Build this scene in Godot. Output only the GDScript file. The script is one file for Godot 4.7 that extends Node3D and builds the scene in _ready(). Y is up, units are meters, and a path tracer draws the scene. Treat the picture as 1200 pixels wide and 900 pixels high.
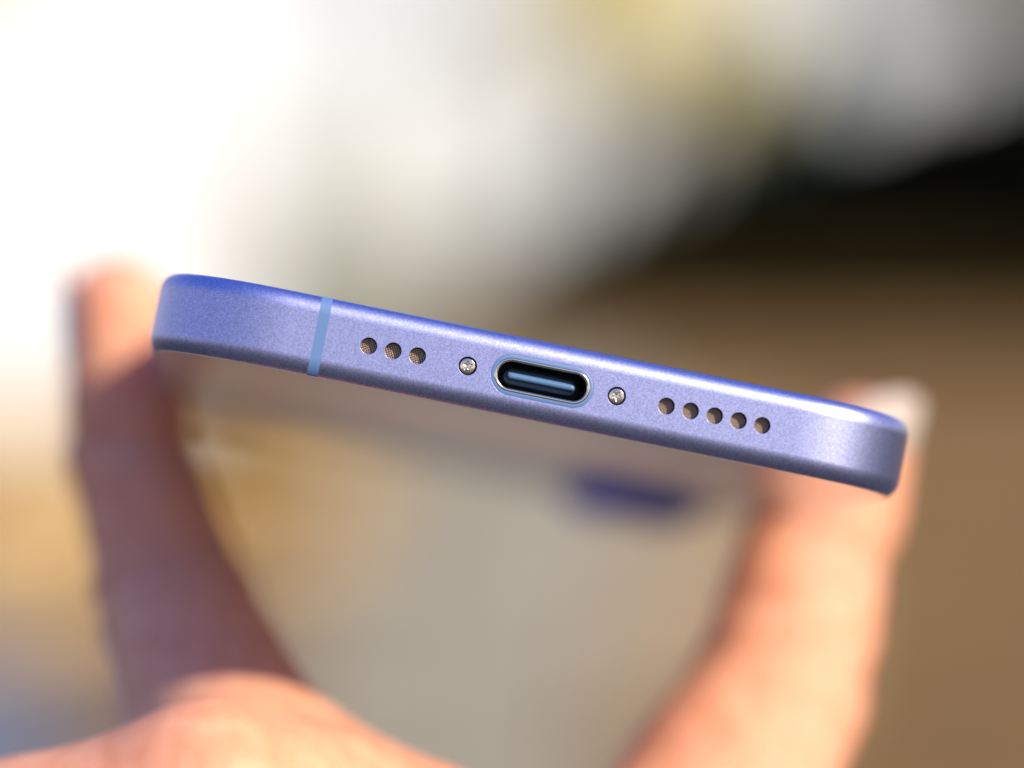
extends Node3D
# A blue phone held up by its two long edges, seen close up from its bottom end; out-of-focus yard behind.
# The phone and the hand are modelled in millimetres in their own axes and committed in metres.

const MM := 0.001

class Shape:
	var v := PackedVector3Array()
	var n := PackedVector3Array()
	var t := PackedVector2Array()
	var c := PackedColorArray()
	var i := PackedInt32Array()
	var s := 1.0

	func _init(scale_ := 1.0) -> void:
		s = scale_

	func add(p: Vector3, nn: Vector3, uv := Vector2.ZERO) -> int:
		v.append(p * s); n.append(nn); t.append(uv)
		return v.size() - 1

	func tri(a: int, b: int, d: int) -> void:
		var g := (v[d] - v[a]).cross(v[b] - v[a])
		if g.dot(n[a] + n[b] + n[d]) < 0.0:
			i.append_array([a, d, b])
		else:
			i.append_array([a, b, d])

	func quad(a: int, b: int, d: int, e: int) -> void:
		tri(a, b, d); tri(a, d, e)

	func flat_quad(a: Vector3, b: Vector3, d: Vector3, e: Vector3, away := Vector3.ZERO) -> void:
		# a face of its own; away is a point on its inner side
		var nn := (d - a).cross(b - a).normalized()
		if nn.dot((a + b + d + e) / 4.0 - away) < 0.0: nn = -nn
		var l := (b - a).length()
		var h := (e - a).length()
		var k := [add(a, nn, Vector2(0, 0)), add(b, nn, Vector2(l, 0)), add(d, nn, Vector2(l, h)), add(e, nn, Vector2(0, h))]
		quad(k[0], k[1], k[2], k[3])

	func box(lo: Vector3, hi: Vector3, f := Transform3D.IDENTITY) -> void:
		var q: Array[Vector3] = []
		for k in 8:
			q.append(f * Vector3(hi.x if k & 1 else lo.x, hi.y if k & 2 else lo.y, hi.z if k & 4 else lo.z))
		var m := f * ((lo + hi) / 2.0)
		for f4 in [[0, 1, 3, 2], [4, 5, 7, 6], [0, 1, 5, 4], [2, 3, 7, 6], [0, 2, 6, 4], [1, 3, 7, 5]]:
			flat_quad(q[f4[0]], q[f4[1]], q[f4[2]], q[f4[3]], m)

	func loft(rings: Array, norms: Array, closed := true, uvk := 1.0) -> void:
		# rings of equally many points, each with its normal
		var w: int = rings[0].size()
		var start := v.size()
		var run := 0.0
		for r in rings.size():
			if r > 0: run += (rings[r][0] - rings[r - 1][0]).length()
			var round_ := 0.0
			for k in w:
				if k > 0: round_ += (rings[r][k] - rings[r][k - 1]).length()
				add(rings[r][k], norms[r][k], Vector2(round_, run) * uvk)
		for r in rings.size() - 1:
			for k in (w if closed else w - 1):
				var k2 := (k + 1) % w
				quad(start + r * w + k, start + r * w + k2, start + (r + 1) * w + k2, start + (r + 1) * w + k)

	func fan(ring: Array, nn: Vector3, uvk := 1.0) -> void:
		var m := Vector3.ZERO
		for p in ring: m += p
		m /= ring.size()
		var k0 := add(m, nn, Vector2(m.x, m.y) * uvk)
		var first := v.size()
		for p in ring: add(p, nn, Vector2(p.x, p.y) * uvk)
		for k in ring.size():
			tri(k0, first + k, first + (k + 1) % ring.size())

	func mesh() -> ArrayMesh:
		var a := []
		a.resize(Mesh.ARRAY_MAX)
		a[Mesh.ARRAY_VERTEX] = v; a[Mesh.ARRAY_NORMAL] = n; a[Mesh.ARRAY_TEX_UV] = t; a[Mesh.ARRAY_INDEX] = i
		if c.size() == v.size(): a[Mesh.ARRAY_COLOR] = c
		var m := ArrayMesh.new()
		m.add_surface_from_arrays(Mesh.PRIMITIVE_TRIANGLES, a)
		return m


var rng := RandomNumberGenerator.new()
var taken := {}

func numbered(called: String, parent: Node) -> String:
	var key := str(parent.get_instance_id()) + called
	taken[key] = taken.get(key, -1) + 1
	return called if taken[key] == 0 else "%s_%03d" % [called, taken[key]]

func obj(called: String, shape, m: Material, parent: Node = self) -> MeshInstance3D:
	var o := MeshInstance3D.new()
	o.name = numbered(called, parent)
	o.mesh = shape.mesh() if shape is Shape else shape
	o.material_override = m
	parent.add_child(o, true)
	return o

func thing(called: String, label: String, category: String, at := Vector3.ZERO, turn := 0.0, group := "") -> Node3D:
	var o := Node3D.new()
	o.name = numbered(called, self)
	add_child(o, true)
	o.position = at
	o.rotation.y = turn
	tag(o, label, category, group)
	return o

func tag(o: Node, label: String, category: String, group := "") -> Node:
	o.set_meta("label", label)
	o.set_meta("category", category)
	if group: o.set_meta("group", group)
	return o

func struct(called: String, shape, m: Material) -> MeshInstance3D:
	var o := obj(called, shape, m)
	o.set_meta("kind", "structure")
	return o

func lin(r: float, g: float, b: float) -> Color:
	return Color(r, g, b).linear_to_srgb()

func mat(c: Color, rough := 0.8, metal := 0.0) -> StandardMaterial3D:
	var m := StandardMaterial3D.new()
	m.albedo_color = c
	m.roughness = rough
	m.metallic = metal
	return m

func noise_tex(freq: float, a: Color, b: Color, sd: int, size := 256, octaves := 4) -> NoiseTexture2D:
	var f := FastNoiseLite.new()
	f.frequency = freq
	f.seed = sd
	f.fractal_octaves = octaves
	var g := Gradient.new()
	g.set_color(0, a); g.set_color(1, b)
	g.set_offset(0, 0.25); g.set_offset(1, 0.75)
	var t := NoiseTexture2D.new()
	t.width = size; t.height = size
	t.seamless = true
	t.noise = f
	t.color_ramp = g
	return t

func mottled(a: Color, b: Color, metres: float, sd: int, rough := 0.9) -> StandardMaterial3D:
	var m := mat(Color.WHITE, rough)
	m.albedo_texture = noise_tex(0.02, a, b, sd)
	m.uv1_triplanar = true
	m.uv1_world_triplanar = true
	m.uv1_scale = Vector3.ONE / metres
	m.metallic_specular = 0.15
	return m


# ------------------------------------------------------------------ the place

func _ready() -> void:
	var cam := Camera3D.new()
	cam.name = "camera"
	cam.position = Vector3(0, 1.45, 0)
	cam.rotation_degrees = Vector3(-2.1, 0, 0)
	var lens := CameraAttributesPhysical.new()
	lens.frustum_focal_length = 109.12
	lens.frustum_focus_distance = 0.3295
	lens.frustum_near = 0.05
	lens.frustum_far = 2000.0
	lens.exposure_aperture = 5.5
	cam.attributes = lens
	cam.far = 2000.0
	add_child(cam)

	var sky_mat := ProceduralSkyMaterial.new()
	sky_mat.sky_top_color = Color(0.30, 0.47, 0.82)
	sky_mat.sky_horizon_color = Color(0.96, 0.945, 0.90)
	sky_mat.sky_curve = 0.22
	sky_mat.ground_horizon_color = Color(0.55, 0.48, 0.40)
	sky_mat.ground_bottom_color = Color(0.35, 0.28, 0.20)
	var sky := Sky.new()
	sky.sky_material = sky_mat
	var env := Environment.new()
	env.background_mode = Environment.BG_SKY
	env.sky = sky
	env.background_energy_multiplier = 0.8
	env.tonemap_mode = Environment.TONE_MAPPER_LINEAR
	env.tonemap_exposure = 1.6
	env.sdfgi_enabled = true
	env.ssao_enabled = true
	env.ssil_enabled = true
	var we := WorldEnvironment.new()
	we.name = "world_environment"
	we.environment = env
	add_child(we)

	var sun := DirectionalLight3D.new()
	sun.name = "sun"
	sun.light_color = Color(1.0, 0.93, 0.82)
	sun.light_energy = 1.6
	sun.light_angular_distance = 0.5
	sun.shadow_enabled = true
	add_child(sun)
	sun.look_at_from_position(Vector3.ZERO, -Vector3(0.645, 0.475, 0.60), Vector3.UP)

	rng.seed = 7
	ground()
	hedge()
	white_garage()
	trees()
	plants()
	phone()
	hand()


func ground() -> void:
	var g := Shape.new()
	g.flat_quad(Vector3(-900, 0, 60), Vector3(900, 0, 60), Vector3(900, 0, -1500), Vector3(-900, 0, -1500), Vector3(0, -1, -100))
	struct("ground", g, mottled(lin(0.14, 0.088, 0.032), lin(0.25, 0.145, 0.055), 6.0, 3))
	g = Shape.new()
	g.flat_quad(Vector3(-300, 0.004, -38), Vector3(-1.9, 0.004, -38), Vector3(-1.9, 0.004, -700), Vector3(-300, 0.004, -700), Vector3(0, -9, -50))
	struct("meadow", g, mottled(lin(0.20, 0.21, 0.13), lin(0.30, 0.31, 0.21), 6.0, 4))
	# pale gravel path that winds away from the camera, from the edge of the dark road we stand on
	var st := [[-0.6, 0.2, 8.3], [-0.6, 0.2, 9.5], [-0.85, 0.35, 13.0], [-1.05, 0.75, 18.0], [-1.3, 1.1, 25.0], [-1.85, 1.2, 37.5]]
	path_strip("path", st, 0.004, mottled(lin(0.24, 0.22, 0.15), lin(0.39, 0.36, 0.255), 7.0, 5))
	st = [[0.32, 0.9, 10.5], [0.5, 1.25, 14.0], [0.9, 1.7, 20.0], [1.3, 2.0, 28.0]]
	path_strip("sandy_verge", st, 0.008, mottled(lin(0.30, 0.215, 0.105), lin(0.42, 0.31, 0.165), 3.0, 9))
	st = [[-40.0, 40.0, -12.0], [-40.0, 40.0, 0.0], [-40.0, 40.0, 8.2]]
	path_strip("road", st, 0.004, mottled(lin(0.065, 0.064, 0.06), lin(0.095, 0.093, 0.088), 1.2, 6))
	st = [[-7.0, -1.75, 13.3], [-7.0, -1.6, 17.0], [-7.0, -2.0, 21.0], [-7.0, -3.0, 25.0]]
	path_strip("dry_lawn", st, 0.004, mottled(lin(0.46, 0.34, 0.17), lin(0.62, 0.48, 0.26), 2.5, 8))
	st = [[-6.0, -1.12, 8.2], [-6.0, -1.12, 9.0], [-6.0, -1.42, 11.8], [-6.0, -2.3, 13.2]]
	path_strip("driveway", st, 0.004, mottled(lin(0.11, 0.13, 0.16), lin(0.17, 0.20, 0.24), 1.2, 6))


func path_strip(called: String, st: Array, y: float, m: Material) -> void:
	var p := Shape.new()
	for k in st.size() - 1:
		var a: Array = st[k]
		var b: Array = st[k + 1]
		for q in 4:
			var f := q / 4.0
			var h := (q + 1) / 4.0
			p.flat_quad(Vector3(lerpf(a[0], b[0], f), y, -lerpf(a[2], b[2], f)), Vector3(lerpf(a[1], b[1], f), y, -lerpf(a[2], b[2], f)),
				Vector3(lerpf(a[1], b[1], h), y, -lerpf(a[2], b[2], h)), Vector3(lerpf(a[0], b[0], h), y, -lerpf(a[2], b[2], h)), Vector3(0, -9, -20))
	struct(called, p, m)


func hedge() -> void:
	# long clipped evergreen hedge receding from near right to far left and getting lower; the side we see is in shade
	var near := Vector3(9.9, 0, -52)
	var far := Vector3(-0.5, 0, -165)
	var o := thing("evergreen_hedge", "long dark evergreen hedge in shade behind the right half of the phone", "hedge", near)
	rng.seed = 55
	var d := far - near
	var side := d.cross(Vector3.UP).normalized()
	var body := Shape.new()
	var leaves := Shape.new()
	var rings := []
	var norms := []
	for k in 41:
		var f := k / 40.0
		var h := lerpf(5.0, 1.7, f) + 0.6 * sin(PI * f) + rng.randf_range(-0.12, 0.12)
		var rr := []
		var nr := []
		for q in [[-1.2, 0.0, -1, 0], [-1.3, 0.5, -1, 0], [-1.25, 0.85, -1, 0.2], [-0.9, 1.0, -0.5, 0.8], [0.0, 1.03, 0, 1], [0.9, 1.0, 0.5, 0.8], [1.25, 0.85, 1, 0.2], [1.2, 0.0, 1, 0]]:
			rr.append(d * f + side * (q[0] + rng.randf_range(-0.1, 0.1)) + Vector3(0, (q[1] * h) if q[1] > 0 else 0.0, 0))
			nr.append((side * q[2] + Vector3(0, q[3], 0)).normalized())
		rings.append(rr); norms.append(nr)
	body.loft(rings, norms, false)
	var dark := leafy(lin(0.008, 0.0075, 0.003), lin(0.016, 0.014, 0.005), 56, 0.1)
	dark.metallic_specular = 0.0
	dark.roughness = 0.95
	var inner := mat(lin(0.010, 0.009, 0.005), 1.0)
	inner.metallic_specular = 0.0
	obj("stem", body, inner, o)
	for k in 16000:
		var f := pow(rng.randf(), 1.6)
		var h := lerpf(5.0, 1.7, f) + 0.6 * sin(PI * f)
		var a := rng.randf_range(-0.2, PI + 0.2)
		var p := d * f + side * cos(a) * 1.32 + Vector3(0, h * (0.05 + 0.98 * rng.randf()) if absf(cos(a)) > 0.7 else h * 1.02, 0)
		var x := Vector3(rng.randfn(), rng.randfn(), rng.randfn()).normalized()
		var z := x.cross(Vector3(rng.randfn(), rng.randfn(), rng.randfn()).normalized()).normalized()
		var w := 0.22
		leaves.flat_quad(p - x * w * 0.5, p - z * w * 0.3, p + x * w * 0.5, p + z * w * 0.3, p - x.cross(z))
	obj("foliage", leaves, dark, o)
	# rough weeds growing along its foot, in its shadow
	var weeds := Shape.new()
	for k in 14000:
		var f := pow(rng.randf(), 1.9) * 0.8
		var p := near + d * f - side * rng.randf_range(1.0, lerpf(9.0, 3.5, f))
		var e := Vector3(rng.randfn(), 0, rng.randfn()).normalized()
		var hh := rng.randf_range(0.3, 1.1)
		var lean := Vector3(rng.randfn(), 0, rng.randfn()) * 0.15
		weeds.flat_quad(p - e * 0.09, p + e * 0.09, p + lean + e * 0.03 + Vector3(0, hh, 0), p + lean - e * 0.03 + Vector3(0, hh, 0), p - e.cross(Vector3.UP))
	var wm := leafy(lin(0.032, 0.026, 0.007), lin(0.055, 0.044, 0.014), 57, 0.1)
	var wo := obj("weeds", weeds, wm)
	wo.set_meta("kind", "stuff")
	tag(wo, "dark olive weeds growing in shade along the foot of the hedge", "weeds")


func spruce(label: String, at: Vector3, h: float, r: float, leaf: Material, bark: Material, n: int, sd: int) -> void:
	var o := thing("spruce", label, "tree", at, 0.0, "blue-grey spruces behind the hedge")
	rng.seed = sd
	var t := Shape.new()
	tube(t, Vector3.ZERO, Vector3(0, h * 0.97, 0), h * 0.02, 0.03)
	obj("trunk", t, bark, o)
	var cr := Shape.new()
	for k in n:
		var f := 1.0 - sqrt(rng.randf())
		var y := h * lerpf(0.06, 1.0, f)
		var tier := 0.75 + 0.25 * fposmod(-f * 13.0, 1.0)
		var reach := r * (1.0 - f) * tier * sqrt(rng.randf_range(0.15, 1.0))
		var a := rng.randf() * TAU
		var e := Vector3(cos(a), 0, sin(a))
		var q := e * reach + Vector3(0, y, 0)
		var out := (e + Vector3(0, rng.randf_range(-0.7, 0.1), 0)).normalized()
		var z := out.cross(Vector3(rng.randfn(), rng.randfn() + 1.0, rng.randfn()).normalized()).normalized()
		var w := rng.randf_range(0.35, 0.7)
		cr.flat_quad(q - out * w * 0.5, q - z * w * 0.3, q + out * w * 0.5, q + z * w * 0.3, q - out.cross(z))
	obj("crown", cr, leaf, o)


func white_garage() -> void:
	var o := thing("white_garage", "white rendered garage in full sun at the left edge, behind the left finger", "garage", Vector3(-8.2, 0, -33))
	var render := mottled(lin(0.60, 0.645, 0.71), lin(0.68, 0.73, 0.80), 1.5, 21)
	var b := Shape.new()
	b.box(Vector3(-6, 0, -7), Vector3(5.1, 6.6, 0))
	obj("wall", b, render, o)
	b = Shape.new()
	for s in [-1.0, 1.0]:
		b.box(Vector3(-6.4, 4.35 - 0.06, -0.1 if s < 0 else -0.1), Vector3(5.5, 4.35 + 0.06, 4.4), Transform3D(Basis(Vector3.RIGHT, 0.5) if s > 0 else Basis(Vector3.UP, PI) * Basis(Vector3.RIGHT, 0.5), Vector3(0 if s > 0 else -0.9, 4.2, -3.5)))
	obj("roof", b, mat(lin(0.3, 0.28, 0.27)), o)
	b = Shape.new()
	b.box(Vector3(-3.2, 0.01, 0.005), Vector3(0.4, 2.5, 0.05))
	var door := obj("garage_door", b, mat(lin(0.7, 0.7, 0.7), 0.5), o)
	for k in 5:
		b = Shape.new()
		b.box(Vector3(-3.1, 0.08 + k * 0.48, 0.053), Vector3(0.3, 0.48 + k * 0.48, 0.075))
		obj("door_panel", b, mat(lin(0.74, 0.74, 0.74), 0.5), door)


func leaf_shape(size: float) -> Shape:
	var s := Shape.new()
	s.flat_quad(Vector3(-0.5, 0, 0) * size, Vector3(0, 0.06, -0.32) * size, Vector3(0.5, 0, 0) * size, Vector3(0, 0.06, 0.32) * size, Vector3(0, -9, 0))
	return s


func tree(called: String, label: String, at: Vector3, h: float, r: float, leaf: Material, bark: Material, n: int, size: float, sd: int, low := 0.3) -> void:
	var o := thing(called, label, "tree", at)
	rng.seed = sd
	var t := Shape.new()
	var limbs := [[Vector3(0, 0, 0), Vector3(0.1 * r, h * 0.75, 0), h * 0.014]]
	var clumps: Array[Vector3] = []
	for k in 9:
		var y := h * rng.randf_range(low, 0.7)
		var a := k * 2.4 + rng.randf() * 0.8
		var tip := Vector3(cos(a), 0, sin(a)) * r * rng.randf_range(0.5, 0.85) + Vector3(0, y + h * rng.randf_range(0.1, 0.25), 0)
		limbs.append([Vector3(0, y, 0), tip, h * 0.006])
		clumps.append(tip)
	for k in 10:
		clumps.append(Vector3(rng.randf_range(-0.5, 0.5) * r, h * rng.randf_range(low + 0.1, 0.95), rng.randf_range(-0.5, 0.5) * r))
	for lm in limbs:
		tube(t, lm[0], lm[1], lm[2], lm[2] * 0.35, 7)
	obj("trunk", t, bark, o)
	var cr := Shape.new()
	for k in n:
		var c: Vector3 = clumps[rng.randi() % clumps.size()]
		var q := Vector3(rng.randfn(), rng.randfn() * 0.8, rng.randfn()) * r * 0.2 + c
		var x := Vector3(rng.randfn(), rng.randfn(), rng.randfn()).normalized()
		var z := x.cross(Vector3(rng.randfn(), rng.randfn(), rng.randfn()).normalized()).normalized()
		var w := size * rng.randf_range(0.6, 1.4)
		cr.flat_quad(q - x * w * 0.5, q - z * w * 0.3, q + x * w * 0.5, q + z * w * 0.3, q - x.cross(z))
	obj("crown", cr, leaf, o)


func tube(s: Shape, a: Vector3, b: Vector3, ra: float, rb: float, w := 8) -> void:
	var d := (b - a).normalized()
	var x := d.cross(Vector3(0.3, 0.2, 0.93)).normalized()
	var y := d.cross(x)
	var rings := [[], []]
	var norms := [[], []]
	for k in w:
		var e := x * cos(TAU * k / w) + y * sin(TAU * k / w)
		rings[0].append(a + e * ra); rings[1].append(b + e * rb)
		norms[0].append(e); norms[1].append(e)
	s.loft(rings, norms)


func leafy(a: Color, b: Color, sd: int, glow := 0.6) -> StandardMaterial3D:
	var m := mottled(a, b, 5.0, sd, 0.7)
	m.backlight = Color(glow, glow, glow * 0.7)
	m.cull_mode = BaseMaterial3D.CULL_DISABLED
	return m


func trees() -> void:
	var bark := mottled(lin(0.22, 0.18, 0.13), lin(0.32, 0.27, 0.20), 1.0, 31)
	var yellow := leafy(lin(0.74, 0.67, 0.30), lin(0.84, 0.79, 0.42), 32, 0.2)
	var cream := leafy(lin(0.80, 0.76, 0.66), lin(0.88, 0.85, 0.77), 33, 0.2)
	var olive := leafy(lin(0.32, 0.30, 0.16), lin(0.45, 0.42, 0.24), 34)
	var grey := leafy(lin(0.15, 0.132, 0.088), lin(0.22, 0.198, 0.14), 35)
	var teal := leafy(lin(0.048, 0.112, 0.102), lin(0.075, 0.155, 0.14), 37, 0.3)
	tree("yellow_tree", "pale yellow tree rising behind the left end of the hedge", Vector3(6.6, 0, -175), 24, 6.2, yellow, bark, 7500, 0.6, 101, 0.26)
	tree("cream_tree", "cream-coloured blossoming tree in the middle, left of the yellow tree", Vector3(1.9, 0, -185), 22, 6.6, cream, bark, 1000, 0.6, 102, 0.25)
	tree("olive_tree", "slender olive-beige tree left of the cream tree", Vector3(-5.4, 0, -160), 19, 2.3, olive, bark, 330, 0.5, 103, 0.1)
	tree("grey_tree", "broad grey-beige tree above the hedge, right of the tallest spruce", Vector3(14.6, 0, -128), 19, 3.6, grey, bark, 8000, 0.5, 104, 0.55)
	tree("grey_tree", "grey-beige tree at the far right above the hedge", Vector3(25.5, 0, -175), 24, 6.5, grey, bark, 9000, 0.6, 105, 0.5)
	tree("small_tree", "small grey-green tree just above the phone's left end", Vector3(-9.0, 0, -140), 5.5, 2.5, leafy(lin(0.36, 0.38, 0.28), lin(0.48, 0.5, 0.4), 36), bark, 1500, 0.4, 106, 0.2)
	spruce("shortest blue-grey spruce, at the left end of the row behind the hedge", Vector3(1.6, 0, -158), 4.4, 4.2, teal, bark, 3800, 111)
	spruce("low blue-grey spruce, second from the left in the row behind the hedge", Vector3(5.2, 0, -152), 7.0, 4.8, teal, bark, 6500, 112)
	spruce("blue-grey spruce of middle height, third from the left behind the hedge", Vector3(8.9, 0, -148), 10.0, 5.2, teal, bark, 9000, 113)
	spruce("tallest blue-grey spruce, in the middle of the row behind the hedge", Vector3(12.0, 0, -146), 13.0, 5.4, teal, bark, 11000, 114)
	spruce("second spruce from the right behind the hedge, in front of the grey tree", Vector3(16.0, 0, -142), 10.0, 5.0, teal, bark, 8500, 115)
	spruce("blue-grey spruce at the right end of the row behind the hedge", Vector3(20.5, 0, -138), 12.5, 5.4, teal, bark, 10000, 116)


func clump(called: String, label: String, at: Vector3, h: float, r: float, n: int, m: Material, sd: int) -> void:
	# an arching tuft of blades
	rng.seed = sd
	var s := Shape.new()
	for k in n:
		var a := rng.randf() * TAU
		var out := Vector3(cos(a), 0, sin(a))
		var foot := out * r * 0.55 * sqrt(rng.randf())
		var side := out.cross(Vector3.UP) * r * 0.05
		var hh := h * rng.randf_range(0.5, 1.0)
		var reach := out * r * rng.randf_range(0.2, 0.6)
		var mid := foot + reach * 0.35 + Vector3(0, hh * 0.65, 0)
		var tip := foot + reach + Vector3(0, hh, 0)
		s.flat_quad(foot - side, foot + side, mid + side * 0.8, mid - side * 0.8, foot - out * 9)
		s.flat_quad(mid - side * 0.8, mid + side * 0.8, tip + side * 0.1, tip - side * 0.1, foot - out * 9)
	var o := obj(called, s, m)
	o.position = at
	tag(o, label, "plant")


func plants() -> void:
	var gold := leafy(lin(0.58, 0.40, 0.15), lin(0.72, 0.52, 0.24), 41, 0.15)
	var straw := leafy(lin(0.70, 0.55, 0.30), lin(0.82, 0.66, 0.39), 42, 0.15)
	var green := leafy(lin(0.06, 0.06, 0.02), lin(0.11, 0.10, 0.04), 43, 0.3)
	clump("straw_grass", "pale straw-coloured grass tuft at the left edge beside the left finger", Vector3(-2.55, 0, -17.5), 0.7, 0.75, 700, straw, 201)
	clump("straw_grass", "lower straw-coloured grass tuft left of the left finger, nearest to the drive", Vector3(-1.95, 0, -14.6), 0.45, 0.55, 500, straw, 202)
	clump("golden_grass", "golden grass tuft between the left finger and the pale path", Vector3(-1.2, 0, -17.6), 0.55, 0.62, 420, gold, 203)
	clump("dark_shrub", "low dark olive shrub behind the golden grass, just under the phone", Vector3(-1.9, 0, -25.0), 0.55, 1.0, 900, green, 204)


# ------------------------------------------------------------------ the phone

const HALF_W := 37.3
const LENGTH := 147.6
const CORNER := 13.0

func outline(inset: float) -> Array:
	# closed outline in the phone's x,z plane with outward normals, from the middle of the bottom end round
	var pts := []
	var cx := HALF_W - CORNER
	var e := 2.0 / 2.45
	var corners := [[Vector2(cx, -CORNER), 0], [Vector2(cx, -LENGTH + CORNER), 1], [Vector2(-cx, -LENGTH + CORNER), 2], [Vector2(-cx, -CORNER), 3]]
	for cn in corners:
		for k in 25:
			var a := k / 24.0 * PI / 2.0
			var sx := pow(maxf(sin(a), 0.0), e) * CORNER
			var sz := pow(maxf(cos(a), 0.0), e) * CORNER
			var nn := Vector2(pow(sx / CORNER, 1.45), pow(sz / CORNER, 1.45)).normalized()
			var p := Vector2(sx, sz)
			for q in cn[1]:
				p = Vector2(p.y, -p.x); nn = Vector2(nn.y, -nn.x)
			pts.append([cn[0] + p - nn * inset, nn])
	return pts

func profile() -> Array:
	# [inset, y, normal outward, normal up] from back edge to front edge
	var out := []
	for k in 13:
		var a := -1.12 * (1.0 - k / 12.0)
		out.append([1.3 * (1.0 - cos(a)), -2.1 + 1.86 * sin(a), cos(a) / 1.3, sin(a) / 1.86])
	for k in 13:
		var a := k / 12.0 * PI / 2.0
		out.append([1.15 * (1.0 - cos(a)), 2.1 + 1.68 * sin(a), cos(a) / 1.15, sin(a) / 1.68])
	return out

func grain_color(sd: int, lo: float, hi: float) -> ImageTexture:
	rng.seed = sd
	var im := Image.create(512, 512, false, Image.FORMAT_RGBA8)
	for y in 512:
		for x in 512:
			var g := lerpf(lo, hi, rng.randf())
			im.set_pixel(x, y, Color(g * rng.randf_range(0.95, 1.0), g * rng.randf_range(0.95, 1.0), g))
	return ImageTexture.create_from_image(im)

func stadium(l: float, h: float, z: float, w := 48) -> Array:
	# ring of a capsule l long and h high; [points, normals]
	var p := []
	var n := []
	var c := (l - h) / 2.0
	for k in w:
		var a := TAU * (k + 0.5) / w
		var e := Vector3(cos(a), sin(a), 0)
		p.append(e * h / 2.0 + Vector3(c if e.x > 0 else -c, 0, z))
		n.append(e)
	return [p, n]

func cell(s: Shape, x0: float, x1: float, y0: float, y1: float, mid: Vector2, l: float, h: float, w := 48) -> void:
	# flat rectangle of the bottom face with a capsule-shaped hole, its rim slightly rounded
	var inner: Array = stadium(l, h, 0.0, w)
	var outer := []
	for k in w:
		var d := Vector2(inner[0][k].x, inner[0][k].y)
		var f := INF
		if absf(d.x) > 1e-6: f = minf(f, ((x1 if d.x > 0 else x0) - mid.x) / d.x)
		if absf(d.y) > 1e-6: f = minf(f, ((y1 if d.y > 0 else y0) - mid.y) / d.y)
		outer.append(mid + d * f)
	# move the ring points nearest to the corners onto them
	for q in [Vector2(x0, y0), Vector2(x1, y0), Vector2(x1, y1), Vector2(x0, y1)]:
		var best := 0
		for k in w:
			if outer[k].distance_to(q) < outer[best].distance_to(q): best = k
		outer[best] = q
	var first := s.v.size()
	var k2 := 1.0 / 40.0
	for k in w:
		s.add(Vector3(outer[k].x, outer[k].y, 0), Vector3.BACK, Vector2(outer[k].x, outer[k].y) * k2)
	for k in w:
		var p: Vector3 = inner[0][k] + inner[1][k] * 0.025 + Vector3(mid.x, mid.y, 0)
		s.add(p, Vector3.BACK, Vector2(p.x, p.y) * k2)
	for k in w:
		var p: Vector3 = inner[0][k] + Vector3(mid.x, mid.y, -0.05)
		s.add(p, (Vector3.BACK - inner[1][k]).normalized(), Vector2(p.x, p.y) * k2)
	for r in 2:
		for k in w:
			var j := (k + 1) % w
			s.quad(first + r * w + k, first + r * w + j, first + (r + 1) * w + j, first + (r + 1) * w + k)

func shifted(ring: Array, by: Vector3) -> Array:
	var out := []
	for p in ring: out.append(p + by)
	return out

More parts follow.
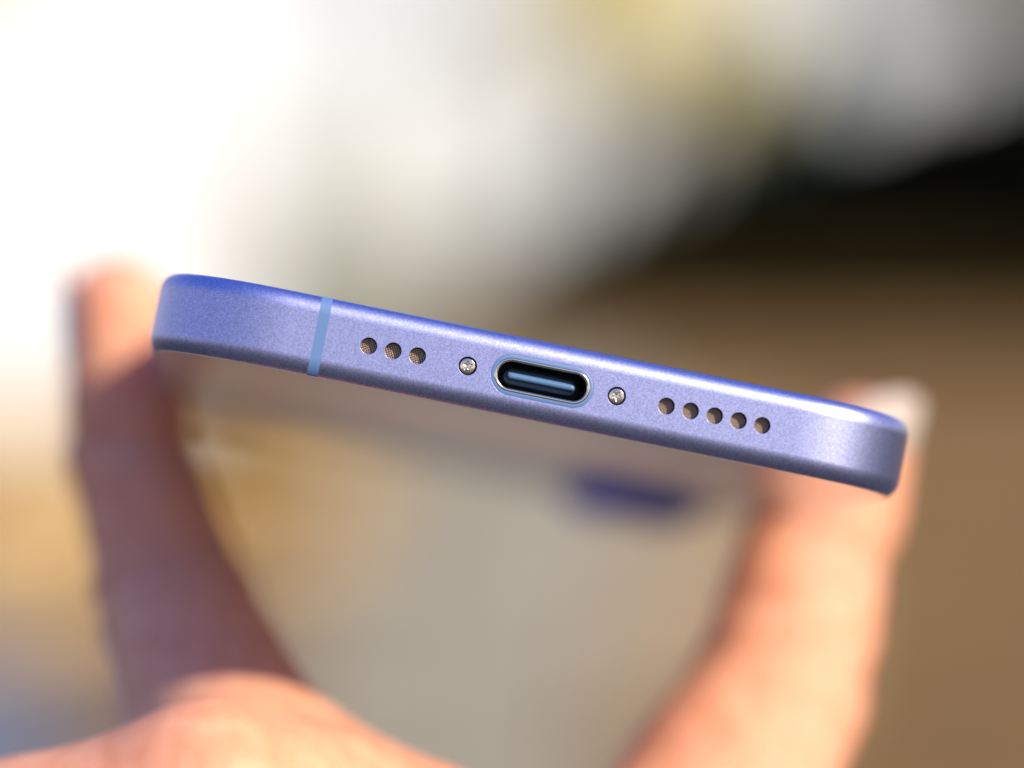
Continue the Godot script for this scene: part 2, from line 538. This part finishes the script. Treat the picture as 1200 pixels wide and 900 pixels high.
func phone() -> void:
	var o := thing("phone", "blue metal phone held by its long edges, its charging port end facing us", "phone")
	o.transform = Transform3D(Basis(Vector3(0.97737, -0.19988, -0.06932), Vector3(0.19205, 0.9757, -0.10549), Vector3(0.08872, 0.08979, 0.992)).orthonormalized(), Vector3(0.00287, 1.43819, -0.32979))

	var alu := mat(lin(0.43, 0.48, 0.83), 0.39, 1.0)
	alu.albedo_texture = grain_color(61, 0.78, 1.0)
	alu.clearcoat_enabled = true
	alu.clearcoat = 0.25
	alu.clearcoat_roughness = 0.4
	var plastic := mat(lin(0.075, 0.155, 0.36), 0.5)
	var chrome := mat(lin(0.82, 0.72, 0.58), 0.14, 1.0)
	var black := mat(lin(0.006, 0.006, 0.008), 0.5)

	# the metal band round the sides
	var prof := profile()
	var ring := outline(0.0)
	var s := Shape.new(MM)
	var w := ring.size()
	var pw := prof.size()
	var along := 0.0
	for k in w + 1:
		var r: Array = ring[k % w]
		var o2: Vector2 = r[0]
		if k > 0: along += o2.distance_to(ring[k - 1][0])
		var across := 0.0
		for q in pw:
			var pr: Array = prof[q]
			if q > 0: across += Vector2(pr[0], pr[1]).distance_to(Vector2(prof[q - 1][0], prof[q - 1][1]))
			var nn: Vector2 = r[1]
			var at: Vector2 = o2 - nn * pr[0]
			s.add(Vector3(at.x, pr[1], at.y), Vector3(nn.x * pr[2], pr[3], nn.y * pr[2]).normalized(), Vector2(along, across) / 40.0)
	for k in w:
		for q in pw - 1:
			if k == w - 1 and q == 12: continue  # the flat strip with the openings is laid below
			s.quad(k * pw + q, (k + 1) * pw + q, (k + 1) * pw + q + 1, k * pw + q + 1)
	# the flat strip of the bottom end: plain pieces and pieces with openings
	var edge := HALF_W - CORNER
	var y := 2.1
	var hole_x := [-16.74, -14.39, -12.04, 12.04, 14.39, 16.74, 19.07, 21.38]
	var cuts := [-edge, -17.915, -15.565, -13.215, -10.6, -5.6, 5.6, 10.6, 13.215, 15.565, 17.905, 20.225, edge]
	s.flat_quad(Vector3(cuts[0], -y, 0), Vector3(cuts[1], -y, 0), Vector3(cuts[1], y, 0), Vector3(cuts[0], y, 0), Vector3(0, 0, -9))
	for k in 4:
		s.t[s.t.size() - 1 - k] = Vector2(s.v[s.v.size() - 1 - k].x, s.v[s.v.size() - 1 - k].y) / MM / 40.0
	var holes := [[-16.74, 1.58, 1.58], [-14.39, 1.58, 1.58], [-12.04, 1.58, 1.58], [-7.21, 1.76, 1.76], [0.0, 9.9, 3.96], [7.21, 1.76, 1.76],
		[12.04, 1.58, 1.58], [14.39, 1.58, 1.58], [16.74, 1.58, 1.58], [19.07, 1.58, 1.58], [21.38, 1.58, 1.58]]
	for k in holes.size():
		cell(s, cuts[k + 1], cuts[k + 2], -y, y, Vector2(holes[k][0], 0.0), holes[k][1], holes[k][2], 48)
	obj("metal_band", s, alu, o)

	# antenna line: a flush plastic stripe over the band, left of the openings
	s = Shape.new(MM)
	var rings := []
	var norms := []
	for x in [-21.93, -21.91, -20.89, -20.87]:
		var rr := []
		var nr := []
		var lift := 0.012 if absf(x + 21.4) < 0.52 else -0.01
		for pr in prof:
			var nn := Vector3(0, pr[3], pr[2]).normalized()
			rr.append(Vector3(x, pr[1], -pr[0]) + nn * lift)
			nr.append(nn)
		rings.append(rr); norms.append(nr)
	s.loft(rings, norms, false)
	obj("antenna_line", s, plastic, o)

	# speaker and microphone openings with woven mesh behind
	var dark_wall := mat(lin(0.012, 0.012, 0.03), 0.5)
	var weave := mesh_weave()
	var wire := mat(lin(0.66, 0.50, 0.42), 0.36, 1.0)
	for x in hole_x:
		s = Shape.new(MM)
		var a: Array = stadium(1.58, 1.58, -0.05, 32)
		var b: Array = stadium(1.58, 1.58, -1.05, 32)
		var inw := []
		for q in a[1]: inw.append(-q)
		s.loft([shifted(a[0], Vector3(x, 0, 0)), shifted(b[0], Vector3(x, 0, 0))], [inw, inw])
		s.fan(shifted(b[0], Vector3(x, 0, 0)), Vector3.BACK)
		var h := obj("speaker_hole", s, dark_wall, o)
		var g := obj("mesh_grille", weave, wire, h)
		g.position = Vector3(x, 0, -0.82) * MM

	# screws
	var screw := screw_mesh()
	for x in [-7.21, 7.21]:
		s = Shape.new(MM)
		var a: Array = stadium(1.76, 1.76, -0.05, 40)
		var b: Array = stadium(1.76, 1.76, -0.6, 40)
		var inw := []
		for q in a[1]: inw.append(-q)
		s.loft([shifted(a[0], Vector3(x, 0, 0)), shifted(b[0], Vector3(x, 0, 0))], [inw, inw])
		var h := obj("screw_hole", s, dark_wall, o)
		var g := obj("screw", screw, chrome, h)
		g.position = Vector3(x, 0, -0.02) * MM
		g.rotation.z = 0.4 if x < 0 else 1.1

	# charging port: gasket, bright lip, dark shell and tongue
	s = Shape.new(MM)
	var lay := [[9.92, 3.98, -0.06, 1.0, 0.3], [9.86, 3.92, -0.015, 0.3, 1.0], [9.3, 3.3, -0.015, 0.0, 1.0], [9.2, 3.2, -0.06, -0.7, 0.7]]
	rings = []; norms = []
	for q in lay:
		var st: Array = stadium(q[0], q[1], q[2], 64)
		var nr := []
		for e in st[1]: nr.append((e * q[3] + Vector3.BACK * q[4]).normalized())
		rings.append(st[0]); norms.append(nr)
	s.loft(rings, norms)
	var port := obj("charging_port", s, plastic, o)
	s = Shape.new(MM)
	rings = []; norms = []
	for k in 9:
		var a := k / 8.0 * PI
		var grow := cos(a) * 0.19
		var st: Array = stadium(8.94 + 2 * grow, 2.94 + 2 * grow, -0.12 + sin(a) * 0.16, 64)
		var nr := []
		for e in st[1]: nr.append((e * cos(a) + Vector3.BACK * (sin(a) + 0.02)).normalized())
		rings.append(st[0]); norms.append(nr)
	s.loft(rings, norms)
	obj("port_lip", s, chrome, port)
	s = Shape.new(MM)
	var a2: Array = stadium(8.56, 2.56, -0.12, 64)
	var b2: Array = stadium(8.5, 2.5, -6.0, 64)
	var inw2 := []
	for q in a2[1]: inw2.append(-q)
	s.loft([a2[0], b2[0]], [inw2, inw2])
	s.fan(b2[0], Vector3.BACK)
	obj("port_shell", s, black, port)
	s = Shape.new(MM)
	rings = []; norms = []
	for k in 8:
		var a := k / 7.0 * PI / 2.0
		var st: Array = stadium(6.69 - 0.9 * (1.0 - sin(a)), 0.66 * maxf(sin(a), 0.01), -0.95 - 0.5 * (1.0 - cos(a)), 48)
		var nr := []
		for e in st[1]: nr.append((e * sin(a) + Vector3.BACK * (cos(a) + 0.001)).normalized())
		rings.append(st[0]); norms.append(nr)
	var back: Array = stadium(6.69, 0.66, -2.4, 48)
	rings.append(back[0]); norms.append(back[1])
	for q in [[6.75, 0.8, -2.42, 0.1, 1.0], [7.0, 1.35, -2.5, 0.6, 0.8], [7.05, 1.45, -2.8, 1.0, 0.1], [7.05, 1.45, -5.9, 1.0, 0.0]]:
		var st: Array = stadium(q[0], q[1], q[2], 48)
		var nr := []
		for e in st[1]: nr.append((e * q[3] + Vector3.BACK * q[4]).normalized())
		rings.append(st[0]); norms.append(nr)
	s.loft(rings, norms)
	s.fan(rings[0], Vector3.BACK)
	var tongue := mat(lin(0.08, 0.17, 0.34), 0.25)
	obj("port_tongue", s, tongue, port)

	# glass on both faces
	for side in [-1.0, 1.0]:
		s = Shape.new(MM)
		rings = []; norms = []
		for q in [[0.72, 3.0, 1.0, 0.0], [0.78, 3.70, 0.9, 0.4], [0.95, 3.82, 0.5, 0.85], [1.3, 3.85, 0.0, 1.0]] if side < 0 else [[1.16, 3.4, 1.0, 0.0], [1.18, 3.76, 0.9, 0.4], [1.26, 3.79, 0.5, 0.85], [1.5, 3.80, 0.0, 1.0]]:
			var rr := []
			var nr := []
			for e in outline(q[0]):
				rr.append(Vector3(e[0].x, q[1] * side, e[0].y))
				nr.append(Vector3(e[1].x * q[2], q[3] * side, e[1].y * q[2]).normalized())
			rings.append(rr); norms.append(nr)
		s.loft(rings, norms)
		s.fan(rings[3], Vector3(0, side, 0))
		if side < 0:
			var glass := mat(lin(0.76, 0.86, 0.93), 0.15)
			glass.metallic_specular = 0.9
			obj("back_glass", s, glass, o)
		else:
			obj("screen_glass", s, mat(lin(0.01, 0.01, 0.012), 0.08), o)

	# camera plate with two lenses on the back, at the far end
	var cam_at := Vector3(24.4, 0, -123.5)
	s = Shape.new(MM)
	var pl := []
	for q in [[16.8, 33.2, -3.9, 1.0, 0.0], [16.8, 33.2, -4.8, 1.0, 0.1], [16.5, 32.9, -5.1, 0.7, 0.7], [15.9, 32.3, -5.2, 0.1, 1.0]]:
		pl.append(q)
	rings = []; norms = []
	for q in pl:
		var st: Array = stadium(q[1], q[0], 0.0, 48)
		var rr := []
		var nr := []
		for k in st[0].size():
			rr.append(Vector3(st[0][k].y + cam_at.x, q[2], st[0][k].x + cam_at.z))
			nr.append(Vector3(st[1][k].y * q[3], -q[4], st[1][k].x * q[3]).normalized())
		rings.append(rr); norms.append(nr)
	s.loft(rings, norms)
	s.fan(rings[3], Vector3.DOWN)
	var blue_glass := mat(lin(0.05, 0.08, 0.60), 0.35)
	var plate := obj("camera_plate", s, blue_glass, o)
	for k in 2:
		var at := cam_at + Vector3(0, -5.2, 8.0 if k else -8.0)
		s = Shape.new(MM)
		rings = []; norms = []
		for q in [[7.2, 0.05, 1.0, 0.0], [7.2, -0.9, 1.0, 0.2], [6.9, -1.2, 0.5, 0.8], [6.3, -1.25, 0.0, 1.0], [6.1, -1.05, -0.8, 0.6]]:
			var rr := []
			var nr := []
			for j in 40:
				var e := Vector3(cos(TAU * j / 40), 0, sin(TAU * j / 40))
				rr.append(at + e * q[0] + Vector3(0, q[1], 0))
				nr.append((e * q[2] - Vector3(0, q[3], 0)).normalized())
			rings.append(rr); norms.append(nr)
		s.loft(rings, norms)
		var lens := obj("camera_lens", s, mat(lin(0.10, 0.12, 0.60), 0.4, 1.0), plate)
		lens.set_meta("label", "round lens ring on the camera plate")
		s = Shape.new(MM)
		s.fan(rings[4], Vector3.DOWN)
		obj("lens_glass", s, mat(lin(0.004, 0.004, 0.006), 0.05), plate)


func mesh_weave() -> ArrayMesh:
	# woven wire cloth, round, 1.5 mm across
	var s := Shape.new(MM)
	var pitch := 0.165
	for dir in 2:
		for k in range(-5, 6):
			var u := k * pitch
			if absf(u) > 0.74: continue
			var reach := sqrt(maxf(0.76 * 0.76 - u * u, 0.01))
			var n := int(reach / pitch * 4.0) + 1
			var rings := []
			var norms := []
			for j in range(-n, n + 1):
				var x := reach * j / n
				var z := 0.04 * cos(PI * x / pitch) * (1.0 if (k + dir) % 2 == 0 else -1.0)
				var rr := []
				var nr := []
				for q in 6:
					var a := TAU * q / 6
					var e := Vector3(0, cos(a), sin(a))
					var p := Vector3(x, u, z) + e * 0.036
					rr.append(Vector3(p.y, p.x, p.z) if dir else p)
					nr.append(Vector3(e.y, e.x, e.z) if dir else e)
				rings.append(rr); norms.append(nr)
			s.loft(rings, norms)
	return s.mesh()


func screw_mesh() -> ArrayMesh:
	# domed head with a five-lobed recess
	var s := Shape.new(MM)
	var w := 60
	var rr := [0.0, 0.1, 0.2, 0.28, 0.33, 0.37, 0.41, 0.46, 0.55, 0.65, 0.74, 0.80, 0.82]
	var height := func(x: float, y: float) -> float:
		var r := sqrt(x * x + y * y)
		var a := atan2(y, x)
		var lobe := 0.36 + 0.085 * cos(5.0 * a)
		var dome := 0.03 - 0.16 * r * r - 0.5 * pow(maxf(r - 0.68, 0.0) / 0.14, 2.0) * 0.3
		var f := smoothstep(lobe + 0.03, lobe - 0.03, r)
		return dome - 0.26 * f * (0.7 + 0.3 * (1.0 - r / 0.45))
	for r in rr:
		for k in w:
			var x: float = r * cos(TAU * k / w)
			var y: float = r * sin(TAU * k / w)
			var e := 0.012
			var nn := Vector3(height.call(x - e, y) - height.call(x + e, y), height.call(x, y - e) - height.call(x, y + e), 2 * e).normalized()
			s.add(Vector3(x, y, height.call(x, y)), nn)
	for r in rr.size() - 1:
		for k in w:
			var j := (k + 1) % w
			s.quad(r * w + k, r * w + j, (r + 1) * w + j, (r + 1) * w + k)
	return s.mesh()


# ------------------------------------------------------------------ the hand

var cell_mm := 1.45
var glo: Vector3
var gn: Vector3i
var field: PackedFloat32Array

func bone(a: Vector3, b: Vector3, ra: float, rb: float) -> void:
	var k := 0.75
	var m := maxf(ra, rb) + 7.0
	var lo := (a.min(b) - Vector3.ONE * m - glo) / cell_mm
	var hi := (a.max(b) + Vector3.ONE * m - glo) / cell_mm
	var ab := b - a
	var l2 := ab.length_squared()
	for z in range(maxi(0, int(lo.z)), mini(gn.z - 1, int(hi.z)) + 1):
		for y in range(maxi(0, int(lo.y)), mini(gn.y - 1, int(hi.y)) + 1):
			var row := (z * gn.y + y) * gn.x
			for x in range(maxi(0, int(lo.x)), mini(gn.x - 1, int(hi.x)) + 1):
				var p := glo + Vector3(x, y, z) * cell_mm - a
				var f := clampf(p.dot(ab) / l2, 0.0, 1.0)
				var d := (p - ab * f).length() - lerpf(ra, rb, f)
				if d < 8.0:
					field[row + x] += exp(-k * maxf(d, -20.0))

func crease(c: Vector3, axis: Vector3, r: float, deep: float) -> void:
	# a fold across a finger: the field is pushed in near a plane through c
	var a := axis.normalized()
	var lo := (c - Vector3.ONE * r - glo) / cell_mm
	var hi := (c + Vector3.ONE * r - glo) / cell_mm
	for z in range(int(lo.z), int(hi.z) + 1):
		for y in range(int(lo.y), int(hi.y) + 1):
			for x in range(int(lo.x), int(hi.x) + 1):
				var p := glo + Vector3(x, y, z) * cell_mm - c
				var d := p.dot(a) / 1.3
				if d * d < 9.0 and p.length() < r:
					field[(z * gn.y + y) * gn.x + x] *= exp(-0.75 * deep * exp(-d * d))

func nets(s: Shape) -> void:
	var val := field.duplicate()
	for q in val.size():
		val[q] = 9.0 if val[q] <= 0.0 else -log(val[q]) / 0.75
	var ids := PackedInt32Array()
	ids.resize(val.size())
	ids.fill(-1)
	var sx := 1
	var sy := gn.x
	var sz := gn.x * gn.y
	var off := [0, sx, sy, sx + sy, sz, sx + sz, sy + sz, sx + sy + sz]
	for z in gn.z - 1:
		for y in gn.y - 1:
			for x in gn.x - 1:
				var b := z * sz + y * sy + x
				var first := val[b] < 0.0
				var mixed := false
				for q in 8:
					if (val[b + off[q]] < 0.0) != first:
						mixed = true
						break
				if not mixed: continue
				var sum := Vector3.ZERO
				var cnt := 0
				for e in [[0, 1], [2, 3], [4, 5], [6, 7], [0, 2], [1, 3], [4, 6], [5, 7], [0, 4], [1, 5], [2, 6], [3, 7]]:
					var va := val[b + off[e[0]]]
					var vb := val[b + off[e[1]]]
					if (va < 0.0) != (vb < 0.0):
						var pa := Vector3(e[0] & 1, (e[0] >> 1) & 1, e[0] >> 2)
						var pb := Vector3(e[1] & 1, (e[1] >> 1) & 1, e[1] >> 2)
						sum += pa.lerp(pb, va / (va - vb))
						cnt += 1
				var at := sum / cnt
				var nn := Vector3(val[b + 1] - val[b] + val[b + sy + 1] - val[b + sy] + val[b + sz + 1] - val[b + sz] + val[b + sy + sz + 1] - val[b + sy + sz],
					val[b + sy] - val[b] + val[b + sy + 1] - val[b + 1] + val[b + sz + sy] - val[b + sz] + val[b + sz + sy + 1] - val[b + sz + 1],
					val[b + sz] - val[b] + val[b + sz + 1] - val[b + 1] + val[b + sz + sy] - val[b + sy] + val[b + sz + sy + 1] - val[b + sy + 1]).normalized()
				var p := glo + (Vector3(x, y, z) + at) * cell_mm
				ids[b] = s.add(p, nn, Vector2(p.x, p.y) / 20.0)
	for z in range(1, gn.z - 1):
		for y in range(1, gn.y - 1):
			for x in range(1, gn.x - 1):
				var b := z * sz + y * sy + x
				var here := val[b] < 0.0
				if (val[b + sx] < 0.0) != here: s.quad(ids[b], ids[b - sy], ids[b - sy - sz], ids[b - sz])
				if (val[b + sy] < 0.0) != here: s.quad(ids[b], ids[b - sx], ids[b - sx - sz], ids[b - sz])
				if (val[b + sz] < 0.0) != here: s.quad(ids[b], ids[b - sx], ids[b - sx - sy], ids[b - sy])

func nail(at: Vector3, along: Vector3, out: Vector3, r: float, l: float, spread: float, over: float) -> Shape:
	# a curved plate lying on the finger: at is the middle of the nail bed on the finger's axis
	var s := Shape.new(MM)
	var d := along.normalized()
	var o := (out - d * out.dot(d)).normalized()
	var x := d.cross(o)
	var rings := []
	var norms := []
	for side in [1.0, -1.0]:
		var rs := []
		var ns := []
		for k in 13:
			var f := k / 12.0 * 2.0 - 1.0
			var rr := []
			var nr := []
			for j in 13:
				var u := j / 12.0 * 2.0 - 1.0
				var a := u * spread
				# rounded free edge and rounded root
				var reach := (l / 2.0 + over) if f > 0 else l / 2.0
				var y := f * reach * sqrt(1.0 - 0.85 * u * u)
				var sink := 0.035 * pow(maxf(f, 0.0) * 4.0, 2.0) + 0.5 * pow(maxf(-f, 0.0), 4.0)
				var e := o * cos(a) + x * sin(a)
				var rad := r + (0.45 if side > 0 else -0.1) - sink
				rr.append(at + d * y + e * rad)
				nr.append((e + d * 0.12 * f) * side)
			rs.append(rr); ns.append(nr)
		s.loft(rs, ns, false)
	return s

func hand() -> void:
	var o := thing("hand", "hand holding the phone from below between thumb at right and finger at left", "hand", Vector3(0.0, 1.38332, -0.38782))
	o.rotation_degrees.x = -2.1
	var skin := mat(Color.WHITE, 0.58)
	skin.metallic_specular = 0.35
	skin.albedo_texture = noise_tex(0.02, lin(0.57, 0.25, 0.155), lin(0.66, 0.33, 0.22), 71)
	skin.uv1_triplanar = true
	skin.uv1_scale = Vector3.ONE * 45.0
	skin.subsurf_scatter_enabled = true
	skin.subsurf_scatter_strength = 0.32
	var chains := [
		[Vector3(-46.1, 61.0, -20), 6.3, Vector3(-45.1, 45.4, -20), 7.0, Vector3(-39.2, 28.6, -12), 8.7, Vector3(-28.0, 9.6, 21), 11.4, Vector3(-8.7, 1.8, 36), 11.0, Vector3(0, -28, 4), 16.0],
		[Vector3(40.4, 45.0, -20), 6.4, Vector3(37.6, 38.0, -19), 7.3, Vector3(34.6, 31.5, -18), 7.5, Vector3(33.2, 25.5, -15), 8.7, Vector3(30.2, 16.5, -10), 9.4, Vector3(24.5, 7.6, -2), 11.0, Vector3(11.1, -10.7, 10), 14.0, Vector3(2, -34, 2), 17.0],
		[Vector3(-19.8, 9.8, 38), 8.2, Vector3(-30.0, 11.4, 46), 9.2, Vector3(-49.3, 4.8, 42), 9.5, Vector3(-18.6, -4.4, 12), 10.5, Vector3(-4, -30, 2), 14.0],
		[Vector3(-19.7, -6.0, 40), 7.8, Vector3(-29.4, -5.1, 46), 8.8, Vector3(-46.2, -11.2, 40), 9.3, Vector3(-16.9, -18.4, 8), 10.5, Vector3(-4, -40, 0), 14.0],
		[Vector3(-17.3, -20.8, 36), 6.8, Vector3(-24.8, -20.9, 40), 7.6, Vector3(-36.7, -26.8, 32), 8.2, Vector3(-14.3, -33.2, 4), 9.5, Vector3(-2, -52, -8), 14.0],
		[Vector3(0, -34, 2), 18.0, Vector3(4, -55, -14), 20.0, Vector3(6, -85, -34), 19.0, Vector3(10, -160, -76), 24.0, Vector3(14, -230, -104), 29.0],
	]
	glo = Vector3(-66, -268, -142)
	gn = Vector3i((Vector3(60, 76, 62) - glo) / cell_mm) + Vector3i.ONE
	field.resize(gn.x * gn.y * gn.z)
	field.fill(0.0)
	for c in chains:
		for k in c.size() / 2 - 1:
			bone(c[2 * k], c[2 * k + 2], c[2 * k + 1], c[2 * k + 3])
	crease(Vector3(-45.2, 46.5, -20), Vector3(0.1, 1, 0.05), 12.0, 1.0)
	crease(Vector3(-41.0, 33.5, -14), Vector3(-0.3, 1, -0.3), 13.0, 0.8)
	crease(Vector3(-39.2, 29.8, -12), Vector3(-0.4, 1, -0.4), 13.0, 1.1)
	crease(Vector3(36.0, 34.5, -19), Vector3(0.45, 1, 0.05), 12.0, 0.4)
	crease(Vector3(33.6, 28.0, -16), Vector3(0.25, 1, 0.2), 13.0, 0.4)
	crease(Vector3(32.0, 22.5, -13), Vector3(0.3, 1, 0.4), 13.0, 0.4)
	var s := Shape.new(MM)
	nets(s)
	obj("skin", s, skin, o)
	var nm := mat(lin(0.60, 0.46, 0.42), 0.35)
	nm.subsurf_scatter_enabled = true
	nm.subsurf_scatter_strength = 0.25
	nm.clearcoat_enabled = true
	nm.clearcoat = 0.6
	nm.clearcoat_roughness = 0.1
	var nm2 := mat(lin(0.93, 0.76, 0.66), 0.5)
	nm2.subsurf_scatter_enabled = true
	nm2.subsurf_scatter_strength = 0.4
	obj("fingernail", nail(Vector3(-46.0, 59.0, -20), Vector3(-0.06, 1, 0), Vector3(-1, 0.0, -0.1), 6.35, 11.0, 0.9, 2.6), nm2, o)
	obj("thumbnail", nail(Vector3(39.6, 45.2, -20), Vector3(0.36, 0.93, 0.0), Vector3(0.75, 0.0, 0.66), 6.45, 12.5, 1.1, 1.8), nm, o)
